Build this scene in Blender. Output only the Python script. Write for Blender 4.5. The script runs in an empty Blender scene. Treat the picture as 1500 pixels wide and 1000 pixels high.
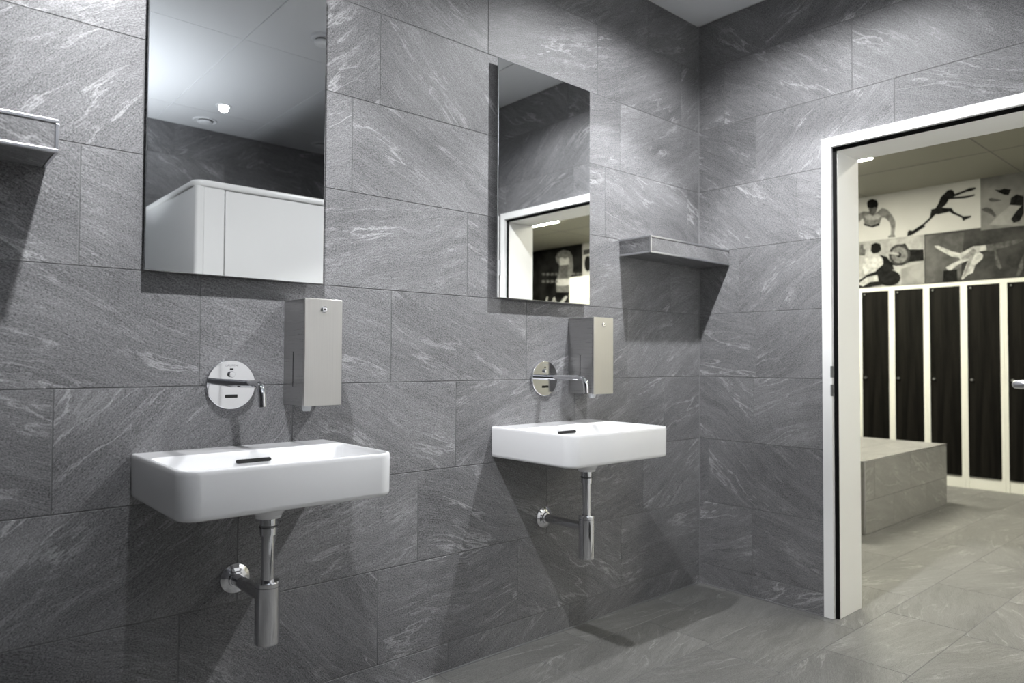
import bpy, bmesh, math, random
from mathutils import Vector, Matrix
from mathutils.geometry import tessellate_polygon
random.seed(11)
SC = bpy.context.scene
COL = SC.collection
PI = math.pi

# ------------------------------------------------------------------ materials
def new_mat(name):
    m = bpy.data.materials.new(name); m.use_nodes = True
    nt = m.node_tree; b = nt.nodes['Principled BSDF']
    return m, nt, b

def plain(name, col, rough=.5, metal=0., spec=.5, coat=0.):
    m, nt, b = new_mat(name)
    b.inputs['Base Color'].default_value = (*col, 1)
    b.inputs['Roughness'].default_value = rough
    b.inputs['Metallic'].default_value = metal
    b.inputs['Specular IOR Level'].default_value = spec
    b.inputs['Coat Weight'].default_value = coat
    return m

def math_node(nt, op, a, b=None, clamp=False):
    n = nt.nodes.new('ShaderNodeMath'); n.operation = op; n.use_clamp = clamp
    for i, v in enumerate((a, b)):
        if v is None: continue
        if isinstance(v, (int, float)): n.inputs[i].default_value = v
        else: nt.links.new(v, n.inputs[i])
    return n.outputs[0]

def noise(nt, vec, scale, detail=4, rough=.55, dist=0., kind='FBM'):
    n = nt.nodes.new('ShaderNodeTexNoise'); n.noise_type = kind
    n.inputs['Scale'].default_value = scale; n.inputs['Detail'].default_value = detail
    n.inputs['Roughness'].default_value = rough; n.inputs['Distortion'].default_value = dist
    nt.links.new(vec, n.inputs['Vector'])
    return n.outputs['Fac']

def scaled(nt, vec, sx, sy, off=(0, 0, 0)):
    n = nt.nodes.new('ShaderNodeMapping')
    n.inputs['Scale'].default_value = (sx, sy, 1); n.inputs['Location'].default_value = off
    nt.links.new(vec, n.inputs['Vector'])
    return n.outputs[0]

def remap(nt, v, a, b, c, d):
    n = nt.nodes.new('ShaderNodeMapRange'); n.interpolation_type = 'SMOOTHSTEP'
    for i, x in enumerate((a, b, c, d)): n.inputs[i + 1].default_value = x
    nt.links.new(v, n.inputs[0])
    return n.outputs[0]

def slate(name, dark, light, vein, grain=.55, rough=.5, bump=.35):
    """riven slate porcelain: fine pitted grain, streaky cleavage and pale veins; runs in each tile's own UV frame"""
    m, nt, b = new_mat(name)
    L = nt.links
    uv = nt.nodes.new('ShaderNodeUVMap').outputs[0]
    # slow bend of the cleavage
    bend = nt.nodes.new('ShaderNodeTexNoise'); bend.inputs['Scale'].default_value = 2.0; bend.inputs['Detail'].default_value = 2
    L.new(uv, bend.inputs['Vector'])
    sub = nt.nodes.new('ShaderNodeVectorMath'); sub.operation = 'SUBTRACT'; sub.inputs[1].default_value = (.5, .5, .5)
    L.new(bend.outputs['Color'], sub.inputs[0])
    scl = nt.nodes.new('ShaderNodeVectorMath'); scl.operation = 'SCALE'; scl.inputs['Scale'].default_value = .15
    L.new(sub.outputs[0], scl.inputs[0])
    add = nt.nodes.new('ShaderNodeVectorMath'); add.operation = 'ADD'
    L.new(uv, add.inputs[0]); L.new(scl.outputs[0], add.inputs[1])
    w = add.outputs[0]
    streak = noise(nt, scaled(nt, w, 3.0, 30.), 1.0, 6, .66)
    broad = noise(nt, scaled(nt, w, 2.2, 5.5, (3, 7, 0)), 1.0, 3, .5)
    fine = noise(nt, scaled(nt, w, 190., 300.), 1.0, 3, .75)
    pits = noise(nt, scaled(nt, w, 330., 420., (9, 2, 0)), 1.0, 2, .6)
    scratch = noise(nt, scaled(nt, w, 28., 230., (1, 4, 0)), 1.0, 4, .65)
    rid = noise(nt, scaled(nt, w, 1.5, 8., (5, 1, 0)), 1.0, 6, .58, .1)
    line = math_node(nt, 'ABSOLUTE', math_node(nt, 'SUBTRACT', rid, .5))
    where = noise(nt, scaled(nt, w, 2.6, 6., (2, 8, 0)), 1.0, 3, .6)
    v1 = math_node(nt, 'MULTIPLY', remap(nt, line, 0., .017, .9, 0.), remap(nt, where, .44, .66, 0., 1.))
    rid2 = noise(nt, scaled(nt, w, 2.4, 19., (15, 21, 0)), 1.0, 7, .66, .15)
    line2 = math_node(nt, 'ABSOLUTE', math_node(nt, 'SUBTRACT', rid2, .5))
    where2 = noise(nt, scaled(nt, w, 3., 7., (12, 18, 0)), 1.0, 3, .6)
    v2 = math_node(nt, 'MULTIPLY', remap(nt, line2, 0., .03, .42, 0.), remap(nt, where2, .46, .68, 0., 1.))
    veins = math_node(nt, 'MULTIPLY', math_node(nt, 'ADD', v1, v2, True), remap(nt, fine, .34, .60, .4, 1.))
    t = math_node(nt, 'ADD', math_node(nt, 'MULTIPLY', streak, .5), math_node(nt, 'MULTIPLY', broad, .5))
    t = math_node(nt, 'ADD', math_node(nt, 'MULTIPLY', math_node(nt, 'SUBTRACT', t, .5), 1.15), .5)
    t = math_node(nt, 'ADD', t, math_node(nt, 'MULTIPLY', math_node(nt, 'SUBTRACT', fine, .5), grain * 4.2))
    t = math_node(nt, 'ADD', t, math_node(nt, 'MULTIPLY', math_node(nt, 'SUBTRACT', scratch, .5), .75))
    t = math_node(nt, 'SUBTRACT', t, remap(nt, pits, .56, .72, 0., grain * 1.1), True)
    mix = nt.nodes.new('ShaderNodeMix'); mix.data_type = 'RGBA'
    mix.inputs['A'].default_value = (*dark, 1); mix.inputs['B'].default_value = (*light, 1)
    L.new(t, mix.inputs['Factor'])
    mix2 = nt.nodes.new('ShaderNodeMix'); mix2.data_type = 'RGBA'
    L.new(mix.outputs['Result'], mix2.inputs['A']); mix2.inputs['B'].default_value = (*vein, 1)
    L.new(math_node(nt, 'MULTIPLY', veins, .75), mix2.inputs['Factor'])
    at = nt.nodes.new('ShaderNodeAttribute'); at.attribute_name = 'tone'
    mul = nt.nodes.new('ShaderNodeMix'); mul.data_type = 'RGBA'; mul.blend_type = 'MULTIPLY'; mul.inputs['Factor'].default_value = 1
    L.new(mix2.outputs['Result'], mul.inputs['A']); L.new(at.outputs['Color'], mul.inputs['B'])
    L.new(mul.outputs['Result'], b.inputs['Base Color'])
    b.inputs['Roughness'].default_value = rough
    b.inputs['Specular IOR Level'].default_value = .35
    h = math_node(nt, 'ADD', math_node(nt, 'MULTIPLY', streak, .5), math_node(nt, 'ADD', math_node(nt, 'MULTIPLY', scratch, .35), math_node(nt, 'MULTIPLY', fine, .25)))
    bp = nt.nodes.new('ShaderNodeBump'); bp.inputs['Strength'].default_value = bump; bp.inputs['Distance'].default_value = .004
    L.new(h, bp.inputs['Height']); L.new(bp.outputs[0], b.inputs['Normal'])
    return m

def brushed(name, col, rough, axis):
    m, nt, b = new_mat(name)
    tc = nt.nodes.new('ShaderNodeTexCoord').outputs['Object']
    mp = nt.nodes.new('ShaderNodeMapping'); nt.links.new(tc, mp.inputs[0])
    mp.inputs['Scale'].default_value = (900, 900, 6) if axis == 'z' else (6, 6, 900)
    n = noise(nt, mp.outputs[0], 1.0, 3, .6)
    b.inputs['Metallic'].default_value = 1
    mix = nt.nodes.new('ShaderNodeMix'); mix.data_type = 'RGBA'
    mix.inputs['A'].default_value = (*[c * .86 for c in col], 1); mix.inputs['B'].default_value = (*[min(1, c * 1.1) for c in col], 1)
    nt.links.new(n, mix.inputs['Factor']); nt.links.new(mix.outputs['Result'], b.inputs['Base Color'])
    nt.links.new(remap(nt, n, 0., 1., rough - .08, rough + .1), b.inputs['Roughness'])
    bp = nt.nodes.new('ShaderNodeBump'); bp.inputs['Strength'].default_value = .05; bp.inputs['Distance'].default_value = .001
    nt.links.new(n, bp.inputs['Height']); nt.links.new(bp.outputs[0], b.inputs['Normal'])
    return m

def woodgrain(name, a, c):
    m, nt, b = new_mat(name)
    tc = nt.nodes.new('ShaderNodeTexCoord').outputs['Object']
    mp = nt.nodes.new('ShaderNodeMapping'); nt.links.new(tc, mp.inputs[0]); mp.inputs['Scale'].default_value = (9, 24, 1.1)
    n = noise(nt, mp.outputs[0], 1.0, 5, .6, .3)
    mp2 = nt.nodes.new('ShaderNodeMapping'); nt.links.new(tc, mp2.inputs[0]); mp2.inputs['Scale'].default_value = (60, 240, 5)
    f = noise(nt, mp2.outputs[0], 1.0, 3, .6)
    t = math_node(nt, 'ADD', math_node(nt, 'MULTIPLY', n, .7), math_node(nt, 'MULTIPLY', f, .3))
    mix = nt.nodes.new('ShaderNodeMix'); mix.data_type = 'RGBA'
    mix.inputs['A'].default_value = (*a, 1); mix.inputs['B'].default_value = (*c, 1)
    nt.links.new(remap(nt, t, .36, .66, 0, 1), mix.inputs['Factor']); nt.links.new(mix.outputs['Result'], b.inputs['Base Color'])
    b.inputs['Roughness'].default_value = .5; b.inputs['Specular IOR Level'].default_value = .08
    return m

def print_mat(name, col, var=.0, scale=9):
    """matt photographic print: one grey with soft mottling"""
    m, nt, b = new_mat(name)
    tc = nt.nodes.new('ShaderNodeTexCoord').outputs['Object']
    n = noise(nt, tc, scale, 5, .6)
    mix = nt.nodes.new('ShaderNodeMix'); mix.data_type = 'RGBA'
    mix.inputs['A'].default_value = (*[c * (1 - var) for c in col], 1); mix.inputs['B'].default_value = (*[min(.9, c * (1 + var)) for c in col], 1)
    nt.links.new(remap(nt, n, .3, .7, 0, 1), mix.inputs['Factor']); nt.links.new(mix.outputs['Result'], b.inputs['Base Color'])
    b.inputs['Roughness'].default_value = .7; b.inputs['Specular IOR Level'].default_value = .04
    return m

def lamp_mat(name, col, strength):
    m, nt, b = new_mat(name)
    b.inputs['Base Color'].default_value = (.8, .8, .8, 1)
    b.inputs['Emission Color'].default_value = (*col, 1); b.inputs['Emission Strength'].default_value = strength
    return m

M = dict(
    wall=slate('slate_wall_tile', (.056, .0557, .0575), (.29, .288, .296), (.49, .488, .495)),
    floor=slate('slate_floor_tile', (.075, .0744, .0715), (.27, .267, .257), (.42, .416, .402), grain=.36, rough=.42, bump=.2),
    bench=slate('slate_bench_tile', (.15, .1485, .1425), (.34, .336, .323), (.50, .495, .48), grain=.3, rough=.42, bump=.2),
    grout=plain('grey_grout', (.15, .15, .152), .9),
    silicone=plain('grey_silicone', (.19, .19, .195), .5),
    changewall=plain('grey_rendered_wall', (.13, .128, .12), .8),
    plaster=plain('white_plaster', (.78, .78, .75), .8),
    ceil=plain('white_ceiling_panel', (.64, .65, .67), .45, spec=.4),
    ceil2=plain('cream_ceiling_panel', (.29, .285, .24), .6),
    ceramic=plain('white_glazed_ceramic', (.86, .86, .87), .08, spec=.5, coat=.3),
    chrome=plain('polished_chrome', (.74, .74, .76), .045, 1.),
    darkchrome=plain('dark_chrome_ring', (.25, .25, .26), .2, 1.),  # darker chrome for seam ring, gasket and aerator
    steelh=brushed('brushed_steel_side', (.52, .515, .51), .30, 'h'),
    steelv=brushed('brushed_steel_front', (.62, .605, .58), .36, 'z'),
    mirror=plain('silvered_glass', (.93, .94, .94), .0, 1.),
    glassedge=plain('polished_glass_edge', (.55, .58, .58), .1, .6),
    black=plain('black_rubber', (.004, .004, .004), .7, spec=.1),
    blackgloss=plain('black_sensor_glass', (.004, .004, .004), .1),
    slotdark=plain('dark_opening', (.012, .012, .012), .8),
    alu=plain('anodised_aluminium_trim', (.60, .60, .62), .28, 1.),
    whitepaint=plain('white_lacquer', (.83, .83, .82), .35, spec=.4),
    whitelam=plain('white_laminate', (.64, .64, .635), .3, spec=.4),
    lockwhite=plain('cream_white_locker_carcass', (.78, .78, .72), .45),
    wood=woodgrain('dark_wenge_laminate', (.0028, .0026, .0022), (.0125, .0115, .0095)),
    plastic=plain('white_plastic', (.75, .76, .78), .4),
    grey=plain('grey_metal', (.25, .25, .25), .4, .6),
    engr=plain('engraved_letters', (.30, .30, .31), .4, .5),
    nub=plain('frosted_nozzle', (.45, .46, .47), .3),
    number=plain('pale_number', (.35, .35, .33), .6),
)

# ------------------------------------------------------------------ mesh building
class MB:
    def __init__(s): s.v, s.f, s.uv, s.tone, s.sm = [], [], [], [], []
    def face(s, pts, uv=None, tone=1., smooth=False):
        i = len(s.v); s.v += [tuple(p) for p in pts]; s.f.append(tuple(range(i, i + len(pts))))
        s.uv.append(uv); s.tone.append(tone); s.sm.append(smooth)
    def box(s, x0, y0, z0, x1, y1, z1):
        x0, x1 = sorted((x0, x1)); y0, y1 = sorted((y0, y1)); z0, z1 = sorted((z0, z1))
        i = len(s.v)
        s.v += [(x0,y0,z0),(x1,y0,z0),(x1,y1,z0),(x0,y1,z0),(x0,y0,z1),(x1,y0,z1),(x1,y1,z1),(x0,y1,z1)]
        for q in ((0,3,2,1),(4,5,6,7),(0,1,5,4),(1,2,6,5),(2,3,7,6),(3,0,4,7)):
            s.f.append(tuple(i + k for k in q)); s.uv.append(None); s.tone.append(1.); s.sm.append(False)
        return s
    def loops(s, loops, close0=True, close1=True, smooth=True):
        n = len(loops[0]); i = len(s.v)
        for l in loops: s.v += [tuple(p) for p in l]
        for a in range(len(loops) - 1):
            for k in range(n):
                k2 = (k + 1) % n
                s.f.append((i + a*n + k, i + a*n + k2, i + (a+1)*n + k2, i + (a+1)*n + k)); s.uv.append(None); s.tone.append(1.); s.sm.append(smooth)
        if close0: s.f.append(tuple(i + k for k in reversed(range(n)))); s.uv.append(None); s.tone.append(1.); s.sm.append(smooth)
        if close1: s.f.append(tuple(i + (len(loops)-1)*n + k for k in range(n))); s.uv.append(None); s.tone.append(1.); s.sm.append(smooth)
        return s
    def lathe(s, prof, c=(0, 0, 0), axis='z', n=48, smooth=True, close=(True, True)):
        """prof: list of (radius, height along the axis)"""
        L = []; P2 = []
        for i, (r_, h) in enumerate(prof):      # support rings hold flat and straight stretches true
            P2.append((r_, h))
            if i + 1 < len(prof):
                q = prof[i+1]; d = math.hypot(q[0] - r_, q[1] - h)
                if d > .003:
                    for t in (.0006/d, 1 - .0006/d): P2.append((r_ + (q[0] - r_)*t, h + (q[1] - h)*t))
        for r_, h in P2:
            ring = []
            for k in range(n):
                a = 2*PI*k/n; p, q = r_*math.cos(a), r_*math.sin(a)
                if axis == 'z': ring.append((c[0]+p, c[1]+q, c[2]+h))
                elif axis == 'y': ring.append((c[0]-p, c[1]+h, c[2]+q))
                else: ring.append((c[0]+h, c[1]+p, c[2]+q))
            L.append(ring)
        return s.loops(L, close[0], close[1], smooth)
    def tube(s, path, rads, n=24, smooth=True):
        """round tube along a polyline"""
        P = [Vector(p) for p in path]; L = []
        t0 = (P[1]-P[0]).normalized(); u = t0.orthogonal().normalized()
        for i, p in enumerate(P):
            t = ((P[min(i+1, len(P)-1)] - P[i]).normalized() + (P[i] - P[max(i-1, 0)]).normalized()).normalized()
            u = (u - t*u.dot(t)).normalized(); w = t.cross(u)
            r_ = rads[i] if isinstance(rads, (list, tuple)) else rads
            L.append([p + (u*math.cos(2*PI*k/n) + w*math.sin(2*PI*k/n))*r_ for k in range(n)])
        return s.loops(L, True, True, smooth)
    def build(s, name, mats, parent=None, loc=(0, 0, 0), bevel=0., seg=3, angle=40, midx=None, fix=True):
        me = bpy.data.meshes.new(name); me.from_pydata([tuple(Vector(v) - Vector(loc)) for v in s.v], [], s.f)
        if not isinstance(mats, (list, tuple)): mats = [mats]
        for m in mats: me.materials.append(m)
        if any(u is not None for u in s.uv):
            lay = me.uv_layers.new(name='UVMap'); k = 0
            for f, u in zip(s.f, s.uv):
                for j in range(len(f)):
                    lay.data[k].uv = u[j] if u is not None else (.1*j, .05*(j % 2)); k += 1
            ca = me.color_attributes.new('tone', 'FLOAT_COLOR', 'CORNER'); k = 0
            for f, t in zip(s.f, s.tone):
                for j in range(len(f)): ca.data[k].color = (t, t, t, 1); k += 1
        for p, sm in zip(me.polygons, s.sm): p.use_smooth = sm
        if midx:
            for p, i in zip(me.polygons, midx): p.material_index = i
        if fix:
            bm = bmesh.new(); bm.from_mesh(me)
            bmesh.ops.remove_doubles(bm, verts=bm.verts, dist=1e-6)
            bmesh.ops.recalc_face_normals(bm, faces=bm.faces); bm.to_mesh(me); bm.free()
        o = bpy.data.objects.new(name, me); COL.objects.link(o); o.location = loc
        if parent is not None:
            o.parent = parent
            o.location = Vector(loc) - world_loc(parent)
        if bevel:
            md = o.modifiers.new('edge', 'BEVEL'); md.width = bevel; md.segments = seg; md.limit_method = 'ANGLE'; md.angle_limit = math.radians(angle)
            md.harden_normals = False
            for p in me.polygons: p.use_smooth = True
            try: me.set_sharp_from_angle(angle=math.radians(60))
            except Exception: pass
        elif any(s.sm):
            try: me.set_sharp_from_angle(angle=math.radians(42))
            except Exception: pass
        return o

def world_loc(o):
    v = Vector(o.location)
    while o.parent is not None: o = o.parent; v += Vector(o.location)
    return v

def thing(name, label, cat, loc, group=None, kind=None):
    o = bpy.data.objects.new(name, None); COL.objects.link(o); o.location = loc; o.empty_display_size = .1
    return tag(o, label, cat, group, kind)

def tag(o, label=None, cat=None, group=None, kind=None):
    if label: o['label'] = label
    if cat: o['category'] = cat
    if group: o['group'] = group
    if kind: o['kind'] = kind
    return o

def struct(o):
    o['kind'] = 'structure'; return o

def copy_tree(o, parent=None, dx=None):
    c = o.copy(); COL.objects.link(c)
    if parent is not None: c.parent = parent
    for ch in list(o.children): copy_tree(ch, c)
    return c

def rrect(x0, x1, y0, y1, z, rf, rb, n=8):
    """rounded rectangle loop; rf radius of the two y0 corners, rb of the two y1 corners"""
    pts = []
    for cx, cy, r_, a0 in ((x1-rf, y0+rf, rf, -PI/2), (x1-rb, y1-rb, rb, 0), (x0+rb, y1-rb, rb, PI/2), (x0+rf, y0+rf, rf, PI)):
        for k in range(n + 1):
            a = a0 + PI/2*k/n
            pts.append((cx + r_*math.cos(a), cy + r_*math.sin(a), z))
    return pts

# ------------------------------------------------------------------ tiling
def sub_rect(r, h):
    """r minus h, both (a0,a1,b0,b1)"""
    a0, a1, b0, b1 = r; c0, c1, d0, d1 = h
    if c0 >= a1 or c1 <= a0 or d0 >= b1 or d1 <= b0: return [r]
    out = []
    if c0 > a0: out.append((a0, c0, b0, b1))
    if c1 < a1: out.append((c1, a1, b0, b1))
    m0, m1 = max(a0, c0), min(a1, c1)
    if d0 > b0: out.append((m0, m1, b0, d0))
    if d1 < b1: out.append((m0, m1, d1, b1))
    return out

def tile_field(mb, midx, P, N, a0, a1, rows, offs, width, hole=None, gap=.0024, depth=.0016, amax=.75):
    """rows: row edges along b; offs: joint position along a per row; P(a,b,h) maps to space, h along the outward normal"""
    for k in range(len(rows) - 1):
        b0, b1 = rows[k], rows[k+1]
        o = offs[k % len(offs)]
        i0 = math.floor((a0 - o)/width)
        i = i0
        while o + i*width < a1:
            c0, c1 = max(a0, o + i*width), min(a1, o + (i+1)*width); i += 1
            if c1 - c0 < .004: continue
            ang = random.choice((-1, 1))*random.uniform(.12, amax); tone = random.uniform(.93, 1.06)
            ou, ov = random.uniform(0, 60), random.uniform(0, 60); ca, sa = math.cos(ang), math.sin(ang)
            for r_ in (sub_rect((c0, c1, b0, b1), hole) if hole else [(c0, c1, b0, b1)]):
                g = gap/2; x0, x1, y0, y1 = r_[0]+g, r_[1]-g, r_[2]+g, r_[3]-g
                if x1 - x0 < .003 or y1 - y0 < .003: continue
                e = .0009
                T = [(x0+e, y0+e), (x1-e, y0+e), (x1-e, y1-e), (x0+e, y1-e)]; B = [(x0, y0), (x1, y0), (x1, y1), (x0, y1)]
                uvf = lambda q: (ou + ca*q[0] - sa*q[1], ov + sa*q[0] + ca*q[1])
                mb.face([P(q[0], q[1], 0) for q in T], [uvf(q) for q in T], tone); midx.append(0)
                for j in range(4):
                    q = [B[j], B[(j+1) % 4], T[(j+1) % 4], T[j]]
                    mb.face([P(q[0][0], q[0][1], -depth), P(q[1][0], q[1][1], -depth), P(q[2][0], q[2][1], 0), P(q[3][0], q[3][1], 0)], [uvf(x) for x in q], tone); midx.append(0)
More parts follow.
